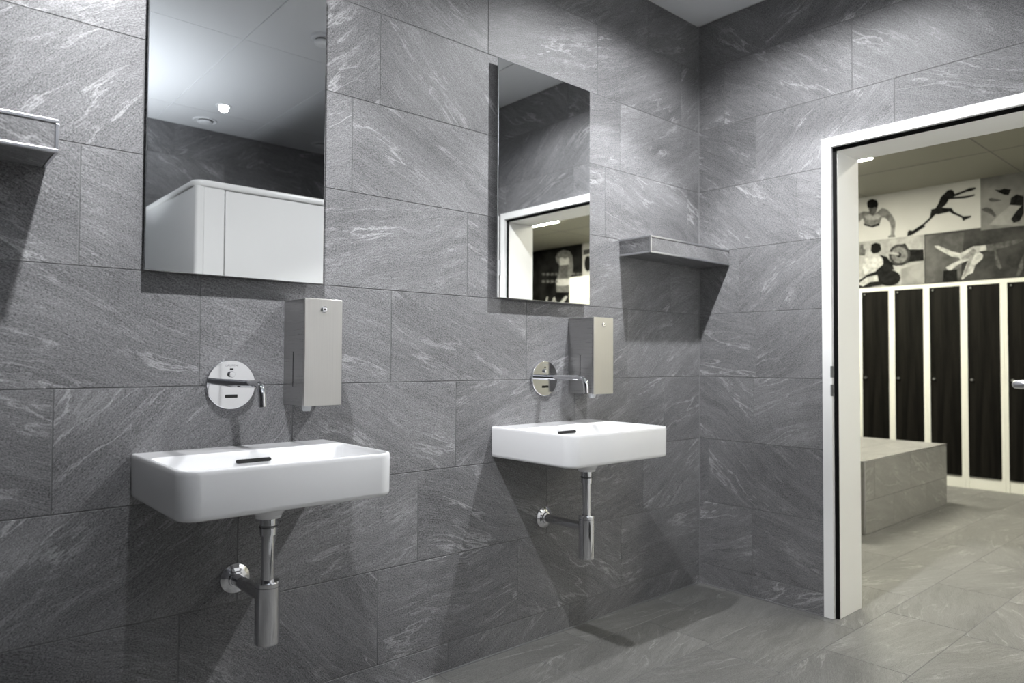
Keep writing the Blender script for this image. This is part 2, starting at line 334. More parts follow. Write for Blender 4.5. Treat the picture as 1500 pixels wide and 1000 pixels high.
POSTERS = {
 'push': [
  ('skin', [(0.897,2.477),(0.834,2.502),(0.778,2.488),(0.745,2.448),(0.706,2.477),(0.662,2.510),(0.614,2.480),(0.577,2.428),(0.550,2.368),(0.549,2.322),(0.560,2.250),(0.550,2.220),(0.611,2.221),(0.616,2.234),(0.589,2.250),(0.588,2.316),(0.599,2.363),(0.636,2.409),(0.666,2.419),(0.691,2.353),(0.757,2.345),(0.824,2.378),(0.837,2.438),(0.875,2.403),(0.898,2.388)]),
  ('face', [(0.791,2.537),(0.702,2.526),(0.716,2.473),(0.745,2.447),(0.774,2.470)]),
  ('hair', [(0.800,2.577),(0.786,2.600),(0.749,2.606),(0.711,2.588),(0.697,2.551),(0.705,2.517),(0.728,2.525),(0.750,2.518),(0.778,2.526),(0.795,2.531)]),
  ('belt', [(0.835,2.388),(0.757,2.351),(0.685,2.371),(0.691,2.346),(0.752,2.334),(0.824,2.365)]),
  ('chest', [(0.823,2.451),(0.778,2.468),(0.745,2.440),(0.706,2.459),(0.674,2.434),(0.696,2.409),(0.745,2.405),(0.801,2.420)]),
 ],
 'leap': [
  ('dark', [(0.141,2.552),(0.120,2.575),(0.090,2.578),(0.070,2.560),(0.064,2.534),(-0.009,2.552),(-0.044,2.565),(-0.092,2.564),(-0.099,2.552),(-0.063,2.537),(-0.024,2.537),(0.059,2.513),(0.076,2.507),(0.001,2.503),(-0.057,2.502),(-0.088,2.505),(-0.086,2.492),(-0.018,2.482),(0.086,2.492),(0.111,2.493),(0.116,2.477),(0.137,2.448),(0.162,2.430),(0.087,2.415),(0.072,2.381),(0.001,2.330),(-0.061,2.326),(-0.057,2.313),(-0.016,2.298),(0.002,2.287),(0.011,2.319),(0.084,2.365),(0.104,2.384),(0.194,2.375),(0.212,2.380),(0.267,2.328),(0.310,2.293),(0.294,2.284),(0.406,2.222),(0.439,2.188),(0.451,2.198),(0.445,2.251),(0.434,2.268),(0.403,2.259),(0.314,2.311),(0.263,2.357),(0.251,2.412),(0.250,2.427),(0.214,2.435),(0.193,2.472),(0.172,2.526)]),
 ],
 'gym': [
  ('dark', [(0.597,1.975),(0.575,2.052),(0.563,2.142),(0.468,2.153),(0.438,2.094),(0.316,2.080),(0.312,1.980),(0.439,1.976),(0.491,1.953),(0.544,1.953)]),
  ('disc', [(0.425,2.042),(0.430,2.012),(0.443,1.986),(0.463,1.966),(0.489,1.955),(0.517,1.953),(0.546,1.960),(0.572,1.977),(0.592,2.001),(0.605,2.030),(0.610,2.062),(0.605,2.092),(0.591,2.119),(0.570,2.139),(0.544,2.150),(0.515,2.151),(0.487,2.143),(0.462,2.126),(0.442,2.102),(0.429,2.073)]),
  ('ring', [(0.448,2.044),(0.451,2.022),(0.461,2.002),(0.476,1.987),(0.496,1.979),(0.517,1.977),(0.539,1.983),(0.558,1.996),(0.573,2.014),(0.583,2.036),(0.586,2.059),(0.583,2.082),(0.572,2.102),(0.557,2.117),(0.537,2.125),(0.516,2.126),(0.494,2.120),(0.475,2.107),(0.460,2.089),(0.451,2.068)]),
  ('hub', [(0.499,2.050),(0.502,2.038),(0.510,2.030),(0.522,2.028),(0.533,2.032),(0.542,2.042),(0.545,2.055),(0.542,2.067),(0.533,2.075),(0.521,2.077),(0.510,2.073),(0.502,2.063)]),
  ('bar', [(0.649,2.104),(0.522,2.067),(0.522,2.047),(0.650,2.081)]),
  ('rack', [(0.877,2.085),(0.865,2.190),(0.837,2.186),(0.832,2.139),(0.815,2.137),(0.821,2.079)]),
  ('light', [(0.838,2.046),(0.737,2.070),(0.693,2.077),(0.650,2.032),(0.659,1.981),(0.722,1.904),(0.828,1.902),(0.845,1.965)]),
  ('dark', [(0.693,2.072),(0.628,2.047),(0.575,1.973),(0.563,1.921),(0.706,1.903),(0.722,1.927),(0.659,1.981),(0.661,2.027)]),
  ('dark', [(0.508,1.840),(0.514,1.815),(0.532,1.794),(0.560,1.780),(0.593,1.774),(0.629,1.776),(0.663,1.788),(0.691,1.807),(0.710,1.831),(0.716,1.858),(0.709,1.883),(0.691,1.904),(0.662,1.919),(0.628,1.925),(0.592,1.921),(0.558,1.909),(0.531,1.890),(0.514,1.866)]),
  ('dark', [(0.900,1.834),(0.794,1.899),(0.700,1.928),(0.630,1.898),(0.674,1.788),(0.784,1.773),(0.900,1.776)]),
  ('light', [(0.894,1.810),(0.806,1.870),(0.711,1.885),(0.700,1.826),(0.773,1.824),(0.840,1.789)]),
  ('hair', [(0.761,2.175),(0.725,2.190),(0.681,2.173),(0.675,2.118),(0.698,2.095),(0.743,2.087),(0.768,2.114)]),
  ('floor', [(0.502,1.921),(0.312,1.969),(0.309,1.771),(0.503,1.775)]),
 ],
 'dance': [
  ('wall', [(0.300,2.202),(-0.005,2.193),(0.028,1.798),(0.304,1.769)]),
  ('light', [(0.228,2.101),(0.202,2.102),(0.086,2.035),(0.026,2.012),(-0.072,2.061),(-0.163,2.062),(-0.169,2.018),(-0.110,2.012),(-0.143,1.982),(-0.138,1.950),(-0.085,1.900),(-0.065,1.835),(-0.031,1.825),(0.011,1.784),(0.023,1.791),(-0.032,1.947),(0.037,1.921),(0.112,1.864),(0.139,1.899),(0.092,1.930),(0.027,1.953),(0.036,1.977),(0.091,1.989),(0.215,2.081)]),
  ('grey', [(0.027,1.961),(-0.072,2.045),(-0.096,2.023),(-0.011,1.829),(0.011,1.797),(-0.037,1.954)]),
  ('legs', [(-0.167,2.062),(-0.279,2.070),(-0.405,2.081),(-0.427,2.068),(-0.369,2.041),(-0.237,2.015),(-0.250,1.949),(-0.276,1.859),(-0.262,1.844),(-0.235,1.885),(-0.223,2.006),(-0.171,2.012)]),
  ('dark', [(0.158,1.875),(0.052,1.874),(0.050,1.772),(0.164,1.770)]),
  ('legs', [(-0.375,1.786),(-0.394,1.869),(-0.426,1.951),(-0.429,1.951),(-0.428,1.845),(-0.392,1.763)]),
 ],
 'field': [
  ('mat', [(-0.188,2.227),(-0.254,2.296),(-0.346,2.370),(-0.417,2.346),(-0.354,2.281),(-0.371,2.219),(-0.432,2.195),(-0.432,2.171)]),
  ('dark', [(-0.337,2.374),(-0.348,2.430),(-0.387,2.453),(-0.435,2.428),(-0.434,2.352)]),
  ('dark', [(-0.345,2.255),(-0.386,2.317),(-0.434,2.370),(-0.433,2.290),(-0.407,2.230),(-0.364,2.220)]),
  ('mid', [(-0.135,2.369),(-0.171,2.381),(-0.208,2.363),(-0.243,2.300),(-0.231,2.286),(-0.198,2.322),(-0.152,2.349)]),
  ('mid', [(-0.186,2.447),(-0.209,2.452),(-0.283,2.420),(-0.227,2.416),(-0.200,2.423)]),
  ('dark', [(-0.230,2.520),(-0.266,2.510),(-0.302,2.516),(-0.349,2.501),(-0.331,2.455),(-0.302,2.462),(-0.265,2.488)]),
 ],
 'torso': [
  ('skin', [(-5.023,2.506),(-4.979,2.562),(-4.870,2.588),(-4.750,2.554),(-4.702,2.480),(-4.685,2.341),(-4.701,2.257),(-4.748,2.184),(-4.736,2.037),(-4.760,2.001),(-5.001,2.018),(-5.014,2.163),(-4.958,2.280),(-4.942,2.383),(-5.003,2.439)]),
  ('bra', [(-4.949,2.475),(-4.906,2.488),(-4.845,2.457),(-4.785,2.479),(-4.761,2.448),(-4.770,2.381),(-4.939,2.380)]),
  ('abs', [(-4.934,2.372),(-4.780,2.375),(-4.789,2.193),(-4.924,2.201)]),
  ('shorts', [(-5.007,2.193),(-4.755,2.180),(-4.746,2.098),(-4.880,2.096),(-5.002,2.112)]),
  ('bell', [(-5.293,2.307),(-5.231,2.305),(-5.226,2.269),(-5.287,2.270)]),
  ('bell', [(-5.205,2.299),(-5.145,2.297),(-5.139,2.261),(-5.200,2.263)]),
  ('bell', [(-5.120,2.291),(-5.060,2.289),(-5.054,2.254),(-5.114,2.255)]),
  ('bell', [(-5.035,2.284),(-4.975,2.282),(-4.970,2.246),(-5.030,2.248)]),
  ('bell', [(-5.292,2.203),(-5.230,2.201),(-5.225,2.165),(-5.287,2.166)]),
  ('bell', [(-5.205,2.196),(-5.144,2.194),(-5.139,2.158),(-5.200,2.160)]),
  ('bell', [(-5.119,2.189),(-5.059,2.187),(-5.054,2.152),(-5.114,2.153)]),
  ('bell', [(-5.034,2.182),(-4.975,2.180),(-4.970,2.145),(-5.029,2.146)]),
  ('bell', [(-4.708,2.258),(-4.652,2.256),(-4.647,2.222),(-4.704,2.223)]),
  ('bell', [(-4.629,2.251),(-4.573,2.249),(-4.568,2.215),(-4.624,2.216)]),
  ('bell', [(-4.550,2.244),(-4.495,2.242),(-4.491,2.208),(-4.545,2.209)]),
  ('bell', [(-4.708,2.164),(-4.652,2.162),(-4.647,2.128),(-4.703,2.129)]),
  ('bell', [(-4.628,2.157),(-4.573,2.156),(-4.568,2.122),(-4.624,2.123)]),
  ('bell', [(-4.550,2.151),(-4.495,2.150),(-4.490,2.115),(-4.545,2.116)]),
  ('light', [(-5.214,1.903),(-5.189,1.963),(-5.163,1.962),(-5.181,1.896)]),
  ('light', [(-5.088,1.887),(-5.051,1.946),(-5.021,1.944),(-5.001,1.873),(-5.030,1.874),(-5.040,1.910),(-5.060,1.885)]),
  ('light', [(-4.927,1.868),(-4.831,1.949),(-4.783,1.946),(-4.795,1.921),(-4.867,1.856)]),
  ('light', [(-4.735,1.857),(-4.717,1.933),(-4.684,1.931),(-4.693,1.855)]),
 ],
 'blob': [
  ('dark', [(-4.360,2.347),(-4.365,2.308),(-4.378,2.275),(-4.397,2.255),(-4.421,2.249),(-4.444,2.259),(-4.464,2.283),(-4.477,2.318),(-4.482,2.359),(-4.477,2.398),(-4.464,2.431),(-4.444,2.451),(-4.421,2.457),(-4.398,2.446),(-4.378,2.422),(-4.365,2.387)]),
  ('mid', [(-4.501,2.543),(-4.376,2.549),(-4.376,2.487),(-4.500,2.475)]),
 ],
}
E1, E2, OPAL, WARM, EUP, EXPOSURE = 130., 6., 3.0, 132.0, 86., .88
CAMLOC = (-2.9838, -2.0011, 1.0705)
CAMYAW, CAMPIT, CAMROL = math.radians(48.6081), math.radians(1.5257), math.radians(.2709)
# ------------------------------------------------------------------ sizes (metres): corner of the two tiled walls is the origin,
# basin wall in the plane y = 0, door wall in the plane x = 0, floor z = 0
H = 2.7225; ROOM_W = -5.8; ROOM_S = -3.33
Z1 = .0971; ROWS = [0] + [Z1 + .3*k for k in range(9)] + [H]
DY0, DY1, DZ = -.612, -1.552, 2.019          # door frame outside edges
XL = 3.96; HC = 2.633                        # changing room: locker front plane, ceiling height

def wall_mesh(name, P, a0, a1, offs, back, hole=None, grouthole=None):
    mb = MB(); mi = []
    tile_field(mb, mi, P, None, a0, a1, ROWS, offs, .6, hole)
    n = len(mb.f)
    for r_ in (sub_rect((a0, a1, 0, H), hole) if hole else [(a0, a1, 0, H)]):
        mb.face([P(r_[0], r_[2], -.0011), P(r_[1], r_[2], -.0011), P(r_[1], r_[3], -.0011), P(r_[0], r_[3], -.0011)]); mi.append(1)
    if back: back(mb)
    while len(mi) < len(mb.f): mi.append(2)
    return struct(mb.build(name, [M['wall'], M['grout'], M['plaster']], midx=mi, fix=False))

# basin wall: joints read off row by row
offN = [-.308, -.588, -.437, -.281, -.547, -.235, -.095, -.597, -.144, -.40]
wall_mesh('wall_north', lambda a, b, h: (a, -h, b), ROOM_W, 0, offN, lambda m: m.box(ROOM_W - .1, .002, -.05, 0, .12, H + .1))
# door wall
offE = [-.276, -.28, -.05, -.289, -.301, -.216, -.50, -.306, -.142, -.352]
hole = (DY1 + .015, DY0 - .015, -.01, DZ - .015)
def eback(m):
    m.box(.002, DY0 - .012, -.05, .222, .30, H + .1)
    m.box(.002, ROOM_S, -.05, .222, DY1 + .012, H + .1)
    m.box(.002, DY1 + .012, DZ - .012, .222, DY0 - .012, H + .1)
wall_mesh('wall_east', lambda a, b, h: (-h, a, b), ROOM_S, 0, offE, eback, hole)
wall_mesh('wall_south', lambda a, b, h: (a, ROOM_S + h, b), ROOM_W, 0, [-.1, -.4, -.2, -.55, -.3], lambda m: m.box(ROOM_W - .1, ROOM_S - .12, -.05, 0, ROOM_S - .002, H + .1))
wall_mesh('wall_west', lambda a, b, h: (ROOM_W + h, a, b), ROOM_S, 0, [-.1, -.4, -.2, -.55, -.3], lambda m: m.box(ROOM_W - .12, ROOM_S, -.05, ROOM_W - .002, 0, H + .1))
# slim metal corner profile where the two walls meet
mb = MB(); mb.lathe([(.0025, 0), (.0025, H)], (-.0018, -.0018, 0), 'z', 10)
struct(mb.build('trim_1', M['silicone']))
mb = MB(); mb.box(ROOM_W, -.006, 0, -.003, 0, .004); mb.box(-.006, DY0, 0, 0, -.003, .004)
struct(mb.build('trim_2', M['silicone']))

# floor runs through the doorway
mb = MB(); mi = []
frow = [-.155 + .302*k for k in range(-24, 9)]
foff = []
for k in range(-24, 8): foff.append({-1: -.607, -3: -.333, -2: -.05, 0: -.35}.get(k, random.uniform(-.6, 0)))
tile_field(mb, mi, lambda a, b, h: (a, b, h), None, ROOM_W, 4.7, frow, foff, .6, amax=.5)
mb.face([(ROOM_W, frow[0], -.001), (4.7, frow[0], -.001), (4.7, frow[-1], -.001), (ROOM_W, frow[-1], -.001)]); mi.append(1)
mb.box(ROOM_W, frow[0], -.1, 4.7, frow[-1], -.004)
while len(mi) < len(mb.f): mi.append(1)
struct(mb.build('floor', [M['floor'], M['grout']], midx=mi, fix=False))

# ceiling of long white panels with narrow joints
mb = MB()
xs = [-.39 - .62*k for k in range(-1, 11)]; ys = [.0, -.47, -1.70, -2.93, ROOM_S]
xs = [0] + [x for x in xs if ROOM_W < x < 0] + [ROOM_W]
for i in range(len(xs) - 1):
    for j in range(len(ys) - 1):
        mb.box(xs[i] - .0035, ys[j] - .0015, H, xs[i+1] + .0035, ys[j+1] + .0015, H + .012)
mb.box(ROOM_W, ROOM_S, H + .006, 0, 0, H + .08)
struct(mb.build('ceiling', M['ceil'], fix=False))

# ------------------------------------------------------------------ door
def sweep(name, prof, mat, parent, mir=False):
    """profile (inset from outer edge, x) swept up the left jamb, over the head and down the right jamb"""
    L = []
    for a, x in prof:
        L.append([(x, DY0 - a, 0.0015), (x, DY0 - a, DZ - a), (x, DY1 + a, DZ - a), (x, DY1 + a, 0.0015)])
    m = MB()
    for i in range(len(L)):
        j = (i + 1) % len(L)
        for k in range(3): m.face([L[i][k], L[j][k], L[j][k+1], L[i][k+1]])
    m.face([l[0] for l in L]); m.face([l[3] for l in reversed(L)])
    return m.build(name, mat, parent)
door = struct(thing('door_1', 'open white door with white frame and black seal leading to the locker room', 'door', (0, (DY0 + DY1)/2, 0)))
fr = sweep('frame', [(0, -.007), (.040, -.007), (.040, .020), (.0565, .020), (.0565, .228), (0, .228), (0, .222), (.012, .222), (.012, .002), (0, .002)], M['whitepaint'], door)
gk = sweep('seal', [(.0405, .0195), (.0405, .0125), (.056, .0125), (.056, .0195)], M['black'], door); gk['label'] = 'black rubber seal'
for z0, z1 in ((1.005, 1.053), (.927, .976)):
    m = MB(); m.box(-.0075, DY0 - .0405, z0, .008, DY0 - .034, z1); o = m.build('strike_plate', M['grey'], door); o['label'] = 'grey metal strike plate'
m = MB(); m.box(-.935, DY1 - .045, .008, -.012, DY1 - .006, DZ - .012)
leaf = m.build('door_leaf', M['whitepaint'], door, bevel=.002)
for z in (.25, 1.62):
    m = MB(); m.lathe([(.007, 0), (.007, .10)], (-.012, DY1 + .002, z), 'z', 16); m.build('hinge', M['alu'], door)
HX, HZ = -.886, 1.017; fy = DY1 - .006
m = MB(); m.lathe([(.026, 0), (.026, .008), (.024, .010)], (HX, fy, HZ), 'y', 32); 
hr = m.build('handle_rose', M['alu'], leaf)
m = MB(); ly = -1.505
m.tube([(HX, fy + .006, HZ), (HX, ly - .02, HZ), (HX + .003, ly - .006, HZ), (HX + .012, ly, HZ), (HX + .04, ly, HZ), (HX + .125, ly, HZ)], .0105, 20)
m.build('handle', M['alu'], leaf)['label'] = 'satin metal lever handle'

# ------------------------------------------------------------------ washbasins
def make_basin(x0, label):
    w, d, zt, h = .5314, .4048, .829, .1107
    cx = x0 + w/2
    t = thing('washbasin', label, 'washbasin', (cx, 0, zt - h), 'wall hung white washbasins')
    x1 = x0 + w; y0, y1 = -d, -.0005; zb = zt - h
    R = lambda i, z, rf, rb, yb=None: rrect(x0 + i, x1 - i, y0 + i, (y1 if yb is None else yb), z, max(rf, .002), rb, 8)
    L = [R(.055, zb, .02, .002), R(.008, zb, .038, .002), R(.003, zb + .0018, .043, .002), R(.0008, zb + .006, .0445, .002), R(0, zb + .012, .045, .002),
         R(-.0008, zt - .012, .045, .002), R(0, zt - .004, .045, .002), R(.0012, zt - .0012, .044, .002), R(.003, zt, .042, .002), R(.0075, zt, .038, .003)]
    m = MB(); m.loops(L, True, False)
    # bowl: thin rim on three sides, deep ledge at the wall
    def I(i, z, yb, r_): return rrect(x0 + i, x1 - i, y0 + i, yb, z, r_, r_*.75, 8)
    B = [R(.0075, zt, .038, .003), I(.0095, zt - .0003, -.116, .036), I(.0115, zt - .003, -.1185, .034), I(.013, zt - .012, -.121, .034), I(.018, zt - .055, -.128, .034),
         I(.030, zt - .078, -.140, .04), I(.055, zt - .089, -.165, .045), I(.11, zt - .093, -.195, .03), I(.225, zt - .096, -.235, .008)]
    m.loops(B, False, True)
    # outlet boss below
    m.lathe([(.062, zb + .001), (.056, zb - .010), (.044, zb - .030), (.034, zb - .042), (.032, zb - .050), (.0, zb - .050)], (cx, -.225, 0), 'z', 40)
    m.build('basin', M['ceramic'], t)
    # overflow slot in the back of the bowl
    m = MB(); W, hh = .047, .0050; z0 = zt - .027; yb = -.1228
    ring = []
    for k in range(13): a = -PI/2 + PI*k/12; ring.append((cx + W - hh + hh*math.cos(a), hh*math.sin(a)))
    for k in range(13): a = PI/2 + PI*k/12; ring.append((cx - W + hh + hh*math.cos(a), hh*math.sin(a)))
    m.loops([[(p, yb - .0045 + q*.16, z0 + q) for p, q in ring], [(p, yb + .004 + q*.16, z0 + q) for p, q in ring]], True, True, False)
    m.build('overflow_slot', M['slotdark'], t)['label'] = 'dark overflow slot'
    m = MB(); m.lathe([(.0, zt - .0945), (.030, zt - .0945), (.032, zt - .0965), (.0, zt - .0965)], (cx, -.225, 0), 'z', 36)
    m.build('drain_cover', M['chrome'], t)
    return t
BA = make_basin(-2.509, 'white wall-hung washbasin under the larger-looking mirror cut off by the frame, nearest the camera')
BA['label'] = 'white washbasin below the tall mirror that shows a white cubicle'
BB = copy_tree(BA); BB.location.x += 1.1916
BB['label'] = 'white washbasin farther along the wall, below the mirror that shows the doorway'

def make_trap(cx, label):
    t = thing('bottle_trap', label, 'drain trap', (cx, 0, .351), 'chrome bottle traps under the washbasins')
    y = -.226; zt = .829 - .1107 - .050
    m = MB(); m.lathe([(.0, .0), (.026, .0), (.0295, .0015), (.0305, .004), (.0305, .155), (.029, .158), (.019, .158)], (cx, y, .351), 'z', 48); m.build('cup', M['chrome'], t)
    m = MB(); m.lathe([(.0304, .0), (.0307, .0005), (.0307, .0015), (.0304, .002)], (cx, y, .351 + .143), 'z', 48, close=(False, False)); m.build('seam_ring', M['darkchrome'], t)
    m = MB(); m.lathe([(.0165, 0), (.0165, zt - .508 - .02)], (cx, y, .508), 'z', 40); m.build('tailpiece', M['chrome'], t)
    m = MB(); m.lathe([(.0175, 0), (.0215, .001), (.0215, .019), (.0195, .0205)], (cx, y, zt - .044), 'z', 40); m.build('nut', M['chrome'], t)
    m = MB(); m.lathe([(.021, 0), (.0232, .002), (.0232, .004), (.021, .006)], (cx, y, zt - .025), 'z', 40); m.build('gasket', M['darkchrome'], t)
    m = MB(); m.lathe([(.019, 0), (.021, .001), (.021, .0195)], (cx, y, zt - .0195), 'z', 40); m.build('collar', M['chrome'], t)
    zp = .463
    m = MB(); m.tube([(cx, y, zp), (cx, -.012, zp)], .0165, 32); m.build('outlet_pipe', M['chrome'], t)
    m = MB(); m.lathe([(.0, -.0005), (.0415, -.0005), (.0415, -.0025), (.040, -.005), (.030, -.010), (.022, -.0125), (.021, -.020), (.0175, -.021)], (cx, 0, zp), 'y', 48); m.build('wall_flange', M['chrome'], t)
    return t
TA = make_trap(-2.243, 'chrome bottle trap under the nearer washbasin, below the mirror with the white cubicle')
TB = copy_tree(TA); TB.location.x += 1.1916; TB['label'] = 'chrome bottle trap under the farther washbasin, below the mirror with the doorway'

# ------------------------------------------------------------------ wall taps
def make_tap(cx, cz, label):
    t = thing('wall_tap', label, 'tap', (cx, 0, cz), 'sensor wall taps')
    m = MB(); m.lathe([(.0, -.0005), (.068, -.0005), (.068, -.0095), (.0672, -.0108), (.066, -.0113), (.0, -.0113)], (cx, 0, cz), 'y', 96); m.build('escutcheon', M['chrome'], t)
    path = [(cx, -.011, cz + .004), (cx, -.05, cz + .0045), (cx, -.12, cz + .005), (cx, -.185, cz + .006)]
    for k in range(1, 9):
        a = PI/2*k/8*.93; path.append((cx, -.195 - .030*math.sin(a), cz + .006 - .030*(1 - math.cos(a))))
    path += [(cx, -.2265, cz - .030), (cx, -.2275, cz - .050)]
    rad = [.0115, .0105, .0100, .0098] + [.0098]*8 + [.0098, .0098]
    m = MB(); m.tube(path, rad, 32); m.build('spout', M['chrome'], t)
    m = MB(); m.tube([path[-1], (cx, -.2276, cz - .0515)], .0082, 24); m.build('aerator', M['darkchrome'], t)
    m = MB()
    m.box(cx - .017, -.0125, cz - .0365, cx + .017, -.011, cz - .0275); m.build('sensor_window', M['blackgloss'], t, bevel=.001)['label'] = 'black infrared sensor window'
    m = MB(); m.lathe([(.0085, -.0110), (.0085, -.019), (.0075, -.0205), (.0, -.0208)], (cx - .001, 0, cz + .0285), 'y', 32); m.build('knob', M['chrome'], t)
    m = MB(); m.box(cx - .0045, -.0125, cz + .0405, cx + .0045, -.011, cz + .045); m.build('marker', M['slotdark'], t)
    cu = bpy.data.curves.new('lettering', 'FONT'); cu.body = 'LAUFEN'; cu.size = .0085; cu.align_x = 'CENTER'; cu.extrude = .00025; cu.space_character = 1.15
    o = bpy.data.objects.new('lettering_tmp', cu); COL.objects.link(o)
    dg = bpy.context.evaluated_depsgraph_get(); me = bpy.data.meshes.new_from_object(o.evaluated_get(dg)); bpy.data.objects.remove(o)
    me.materials.clear(); me.materials.append(M['engr'])
    l = bpy.data.objects.new('lettering', me); COL.objects.link(l); l.parent = t; l.rotation_euler = (PI/2, 0, 0); l.location = (0, -.0115, .050)
    return t
FA = make_tap(-2.264, 1.0, 'chrome wall tap with round plate seen nearly face on, over the nearer washbasin')
FB = copy_tree(FA); FB.location = (-1.057, 0, 1.0015); FB['label'] = 'chrome wall tap with long spout seen from the side, over the farther washbasin'

# ------------------------------------------------------------------ soap dispensers
def make_soap(x0, label):
    t = thing('wall_soap_dispenser', label, 'soap dispenser', (x0 + .057, 0, .941), 'steel soap dispensers')
    x1, z0, z1, yf = x0 + .114, .941, 1.2415, -.138
    m = MB(); m.box(x0, yf + .009, z0, x1, -.0005, z1); m.build('body', M['steelh'], t, bevel=.0015)
    m = MB(); m.box(x0 - .0004, yf, z0 - .001, x1 + .0004, yf + .0075, z1 + .0008); m.build('front_cover', M['steelv'], t, bevel=.0015)['label'] = 'brushed steel front cover'
    m = MB(); m.box(x0 + .001, yf + .0072, z0 + .001, x1 - .001, yf + .0095, z1 - .001); m.build('cover_gap', M['slotdark'], t)
    m = MB(); m.box(x0 - .0007, -.0665, .993, x0 + .004, -.0635, 1.0925); m.build('level_slot', M['slotdark'], t)['label'] = 'narrow dark level slot'
    m = MB(); m.lathe([(.0, yf - .005), (.0062, yf - .005), (.0085, yf - .0042), (.0095, yf - .002), (.0098, yf + .001)], (x0 + .057, 0, 1.2125), 'y', 32)
    lk = m.build('lock', M['chrome'], t)
    m = MB(); m.lathe([(.0, yf - .0056), (.0022, yf - .0056), (.0022, yf - .0045)], (x0 + .057, 0, 1.2125), 'y', 16); m.build('keyhole', M['slotdark'], lk)
    m = MB(); m.lathe([(.0, 0), (.010, .0), (.013, .008), (.014, .0165)], (x0 + .02, -.112, z0 - .016), 'z', 24); m.build('nozzle', M['nub'], t)
    return t
SA = make_soap(-2.110, 'brushed steel soap dispenser on the wall beside the nearer tap, below the cubicle mirror')
SB = copy_tree(SA); SB.location.x += 1.1935; SB['label'] = 'brushed steel soap dispenser behind the long tap spout, below the doorway mirror'

# ------------------------------------------------------------------ mirrors
def make_mirror(x0, x1, z0, z1, label):
    t = thing('wall_mirror', label, 'mirror', ((x0 + x1)/2, 0, z0), 'frameless wall mirrors')
    yf = -.028
    m = MB(); m.box(x0 + .03, yf + .005, z0 + .03, x1 - .03, -.0005, z1 - .03); m.build('backing', M['slotdark'], t)
    m = MB(); m.box(x0, yf + .0006, z0, x1, yf + .005, z1); m.build('glass_edge', M['glassedge'], t)
    m = MB(); e = .0012; m.face([(x0 + e, yf, z0 + e), (x1 - e, yf, z0 + e), (x1 - e, yf, z1 - e), (x0 + e, yf, z1 - e)])
    for q in ((((x0, z0), (x1, z0)), ((x0 + e, z0 + e), (x1 - e, z0 + e))), (((x1, z0), (x1, z1)), ((x1 - e, z0 + e), (x1 - e, z1 - e))), (((x1, z1), (x0, z1)), ((x1 - e, z1 - e), (x0 + e, z1 - e))), (((x0, z1), (x0, z0)), ((x0 + e, z1 - e), (x0 + e, z0 + e)))):
        (a, b), (c, d) = q
        m.face([(a[0], yf + .0006, a[1]), (b[0], yf + .0006, b[1]), (d[0], yf, d[1]), (c[0], yf, c[1])])
    m.build('mirror_face', M['mirror'], t)
    return t
make_mirror(-2.494, -2.002, 1.297, 2.184, 'tall frameless mirror reflecting a white toilet cubicle and the ceiling')
make_mirror(-1.316, -.821, 1.300, 2.184, 'tall frameless mirror reflecting the open doorway')

# ------------------------------------------------------------------ tiled shelves
def make_shelf(x0, x1, label, ends):
    t = thing('wall_shelf', label, 'shelf', ((x0 + x1)/2, 0, 1.5235), 'tile clad wall shelves')
    d, z0, z1 = .170, 1.5235, 1.597
    m = MB(); e = .002
    def quad(pts, u0):
        a = Vector(pts[0]); ux = (Vector(pts[1]) - a).normalized(); n = ux.cross(Vector(pts[-1]) - a).normalized(); uy = n.cross(ux)
        ang = u0; ca, sa = math.cos(ang), math.sin(ang)
        uv = []
        for p in pts:
            q = Vector(p) - a; p1, p2 = q.dot(ux), q.dot(uy); uv.append((u0*13.7 + ca*p1 - sa*p2, u0*5.1 + sa*p1 + ca*p2))
        m.face(pts, uv, 1.0)
    X0, X1, Y0, Y1, Z0, Z1_ = x0 + e, x1 - e, -d + e, -.0005, z0 + e, z1 - e
    quad([(X0, Y0, Z0), (X1, Y0, Z0), (X1, Y0, Z1_), (X0, Y0, Z1_)], .5)
    quad([(X0, Y0, Z1_), (X1, Y0, Z1_), (X1, Y1, Z1_), (X0, Y1, Z1_)], .2)
    quad([(X0, Y1, Z0), (X1, Y1, Z0), (X1, Y0, Z0), (X0, Y0, Z0)], .35)
    quad([(X0, Y1, Z0), (X0, Y0, Z0), (X0, Y0, Z1_), (X0, Y1, Z1_)], .7)
    quad([(X1, Y0, Z0), (X1, Y1, Z0), (X1, Y1, Z1_), (X1, Y0, Z1_)], .9)
    m.face([(X0, Y1, Z0), (X0, Y1, Z1_), (X1, Y1, Z1_), (X1, Y1, Z0)], [(0, 0)]*4)
    m.build('slab', M['wall'], t)
    s = .008
    def strip(*b):
        k = MB(); k.box(*b); k.build('edge_trim', M['alu'], t, bevel=.0012)['label'] = 'aluminium edge trim'
    strip(x0, -d, z1 - s, x1, -d + s, z1); strip(x0, -d, z0, x1, -d + s, z0 + s)
    for side in ends:
        xa, xb = (x0, x0 + s) if side == 'l' else (x1 - s, x1)
        strip(xa, -d + s, z1 - s, xb, -.001, z1); strip(xa, -d + s, z0, xb, -.001, z0 + s)
        strip(xa, -d, z0 + s, xb, -d + s, z1 - s)
    return t
make_shelf(-.602, -.0035, 'grey tiled shelf fitted into the corner between the two walls', 'l')
make_shelf(-3.40, -2.706, 'grey tiled shelf with bright metal edges, cut off beside the cubicle mirror', 'r')

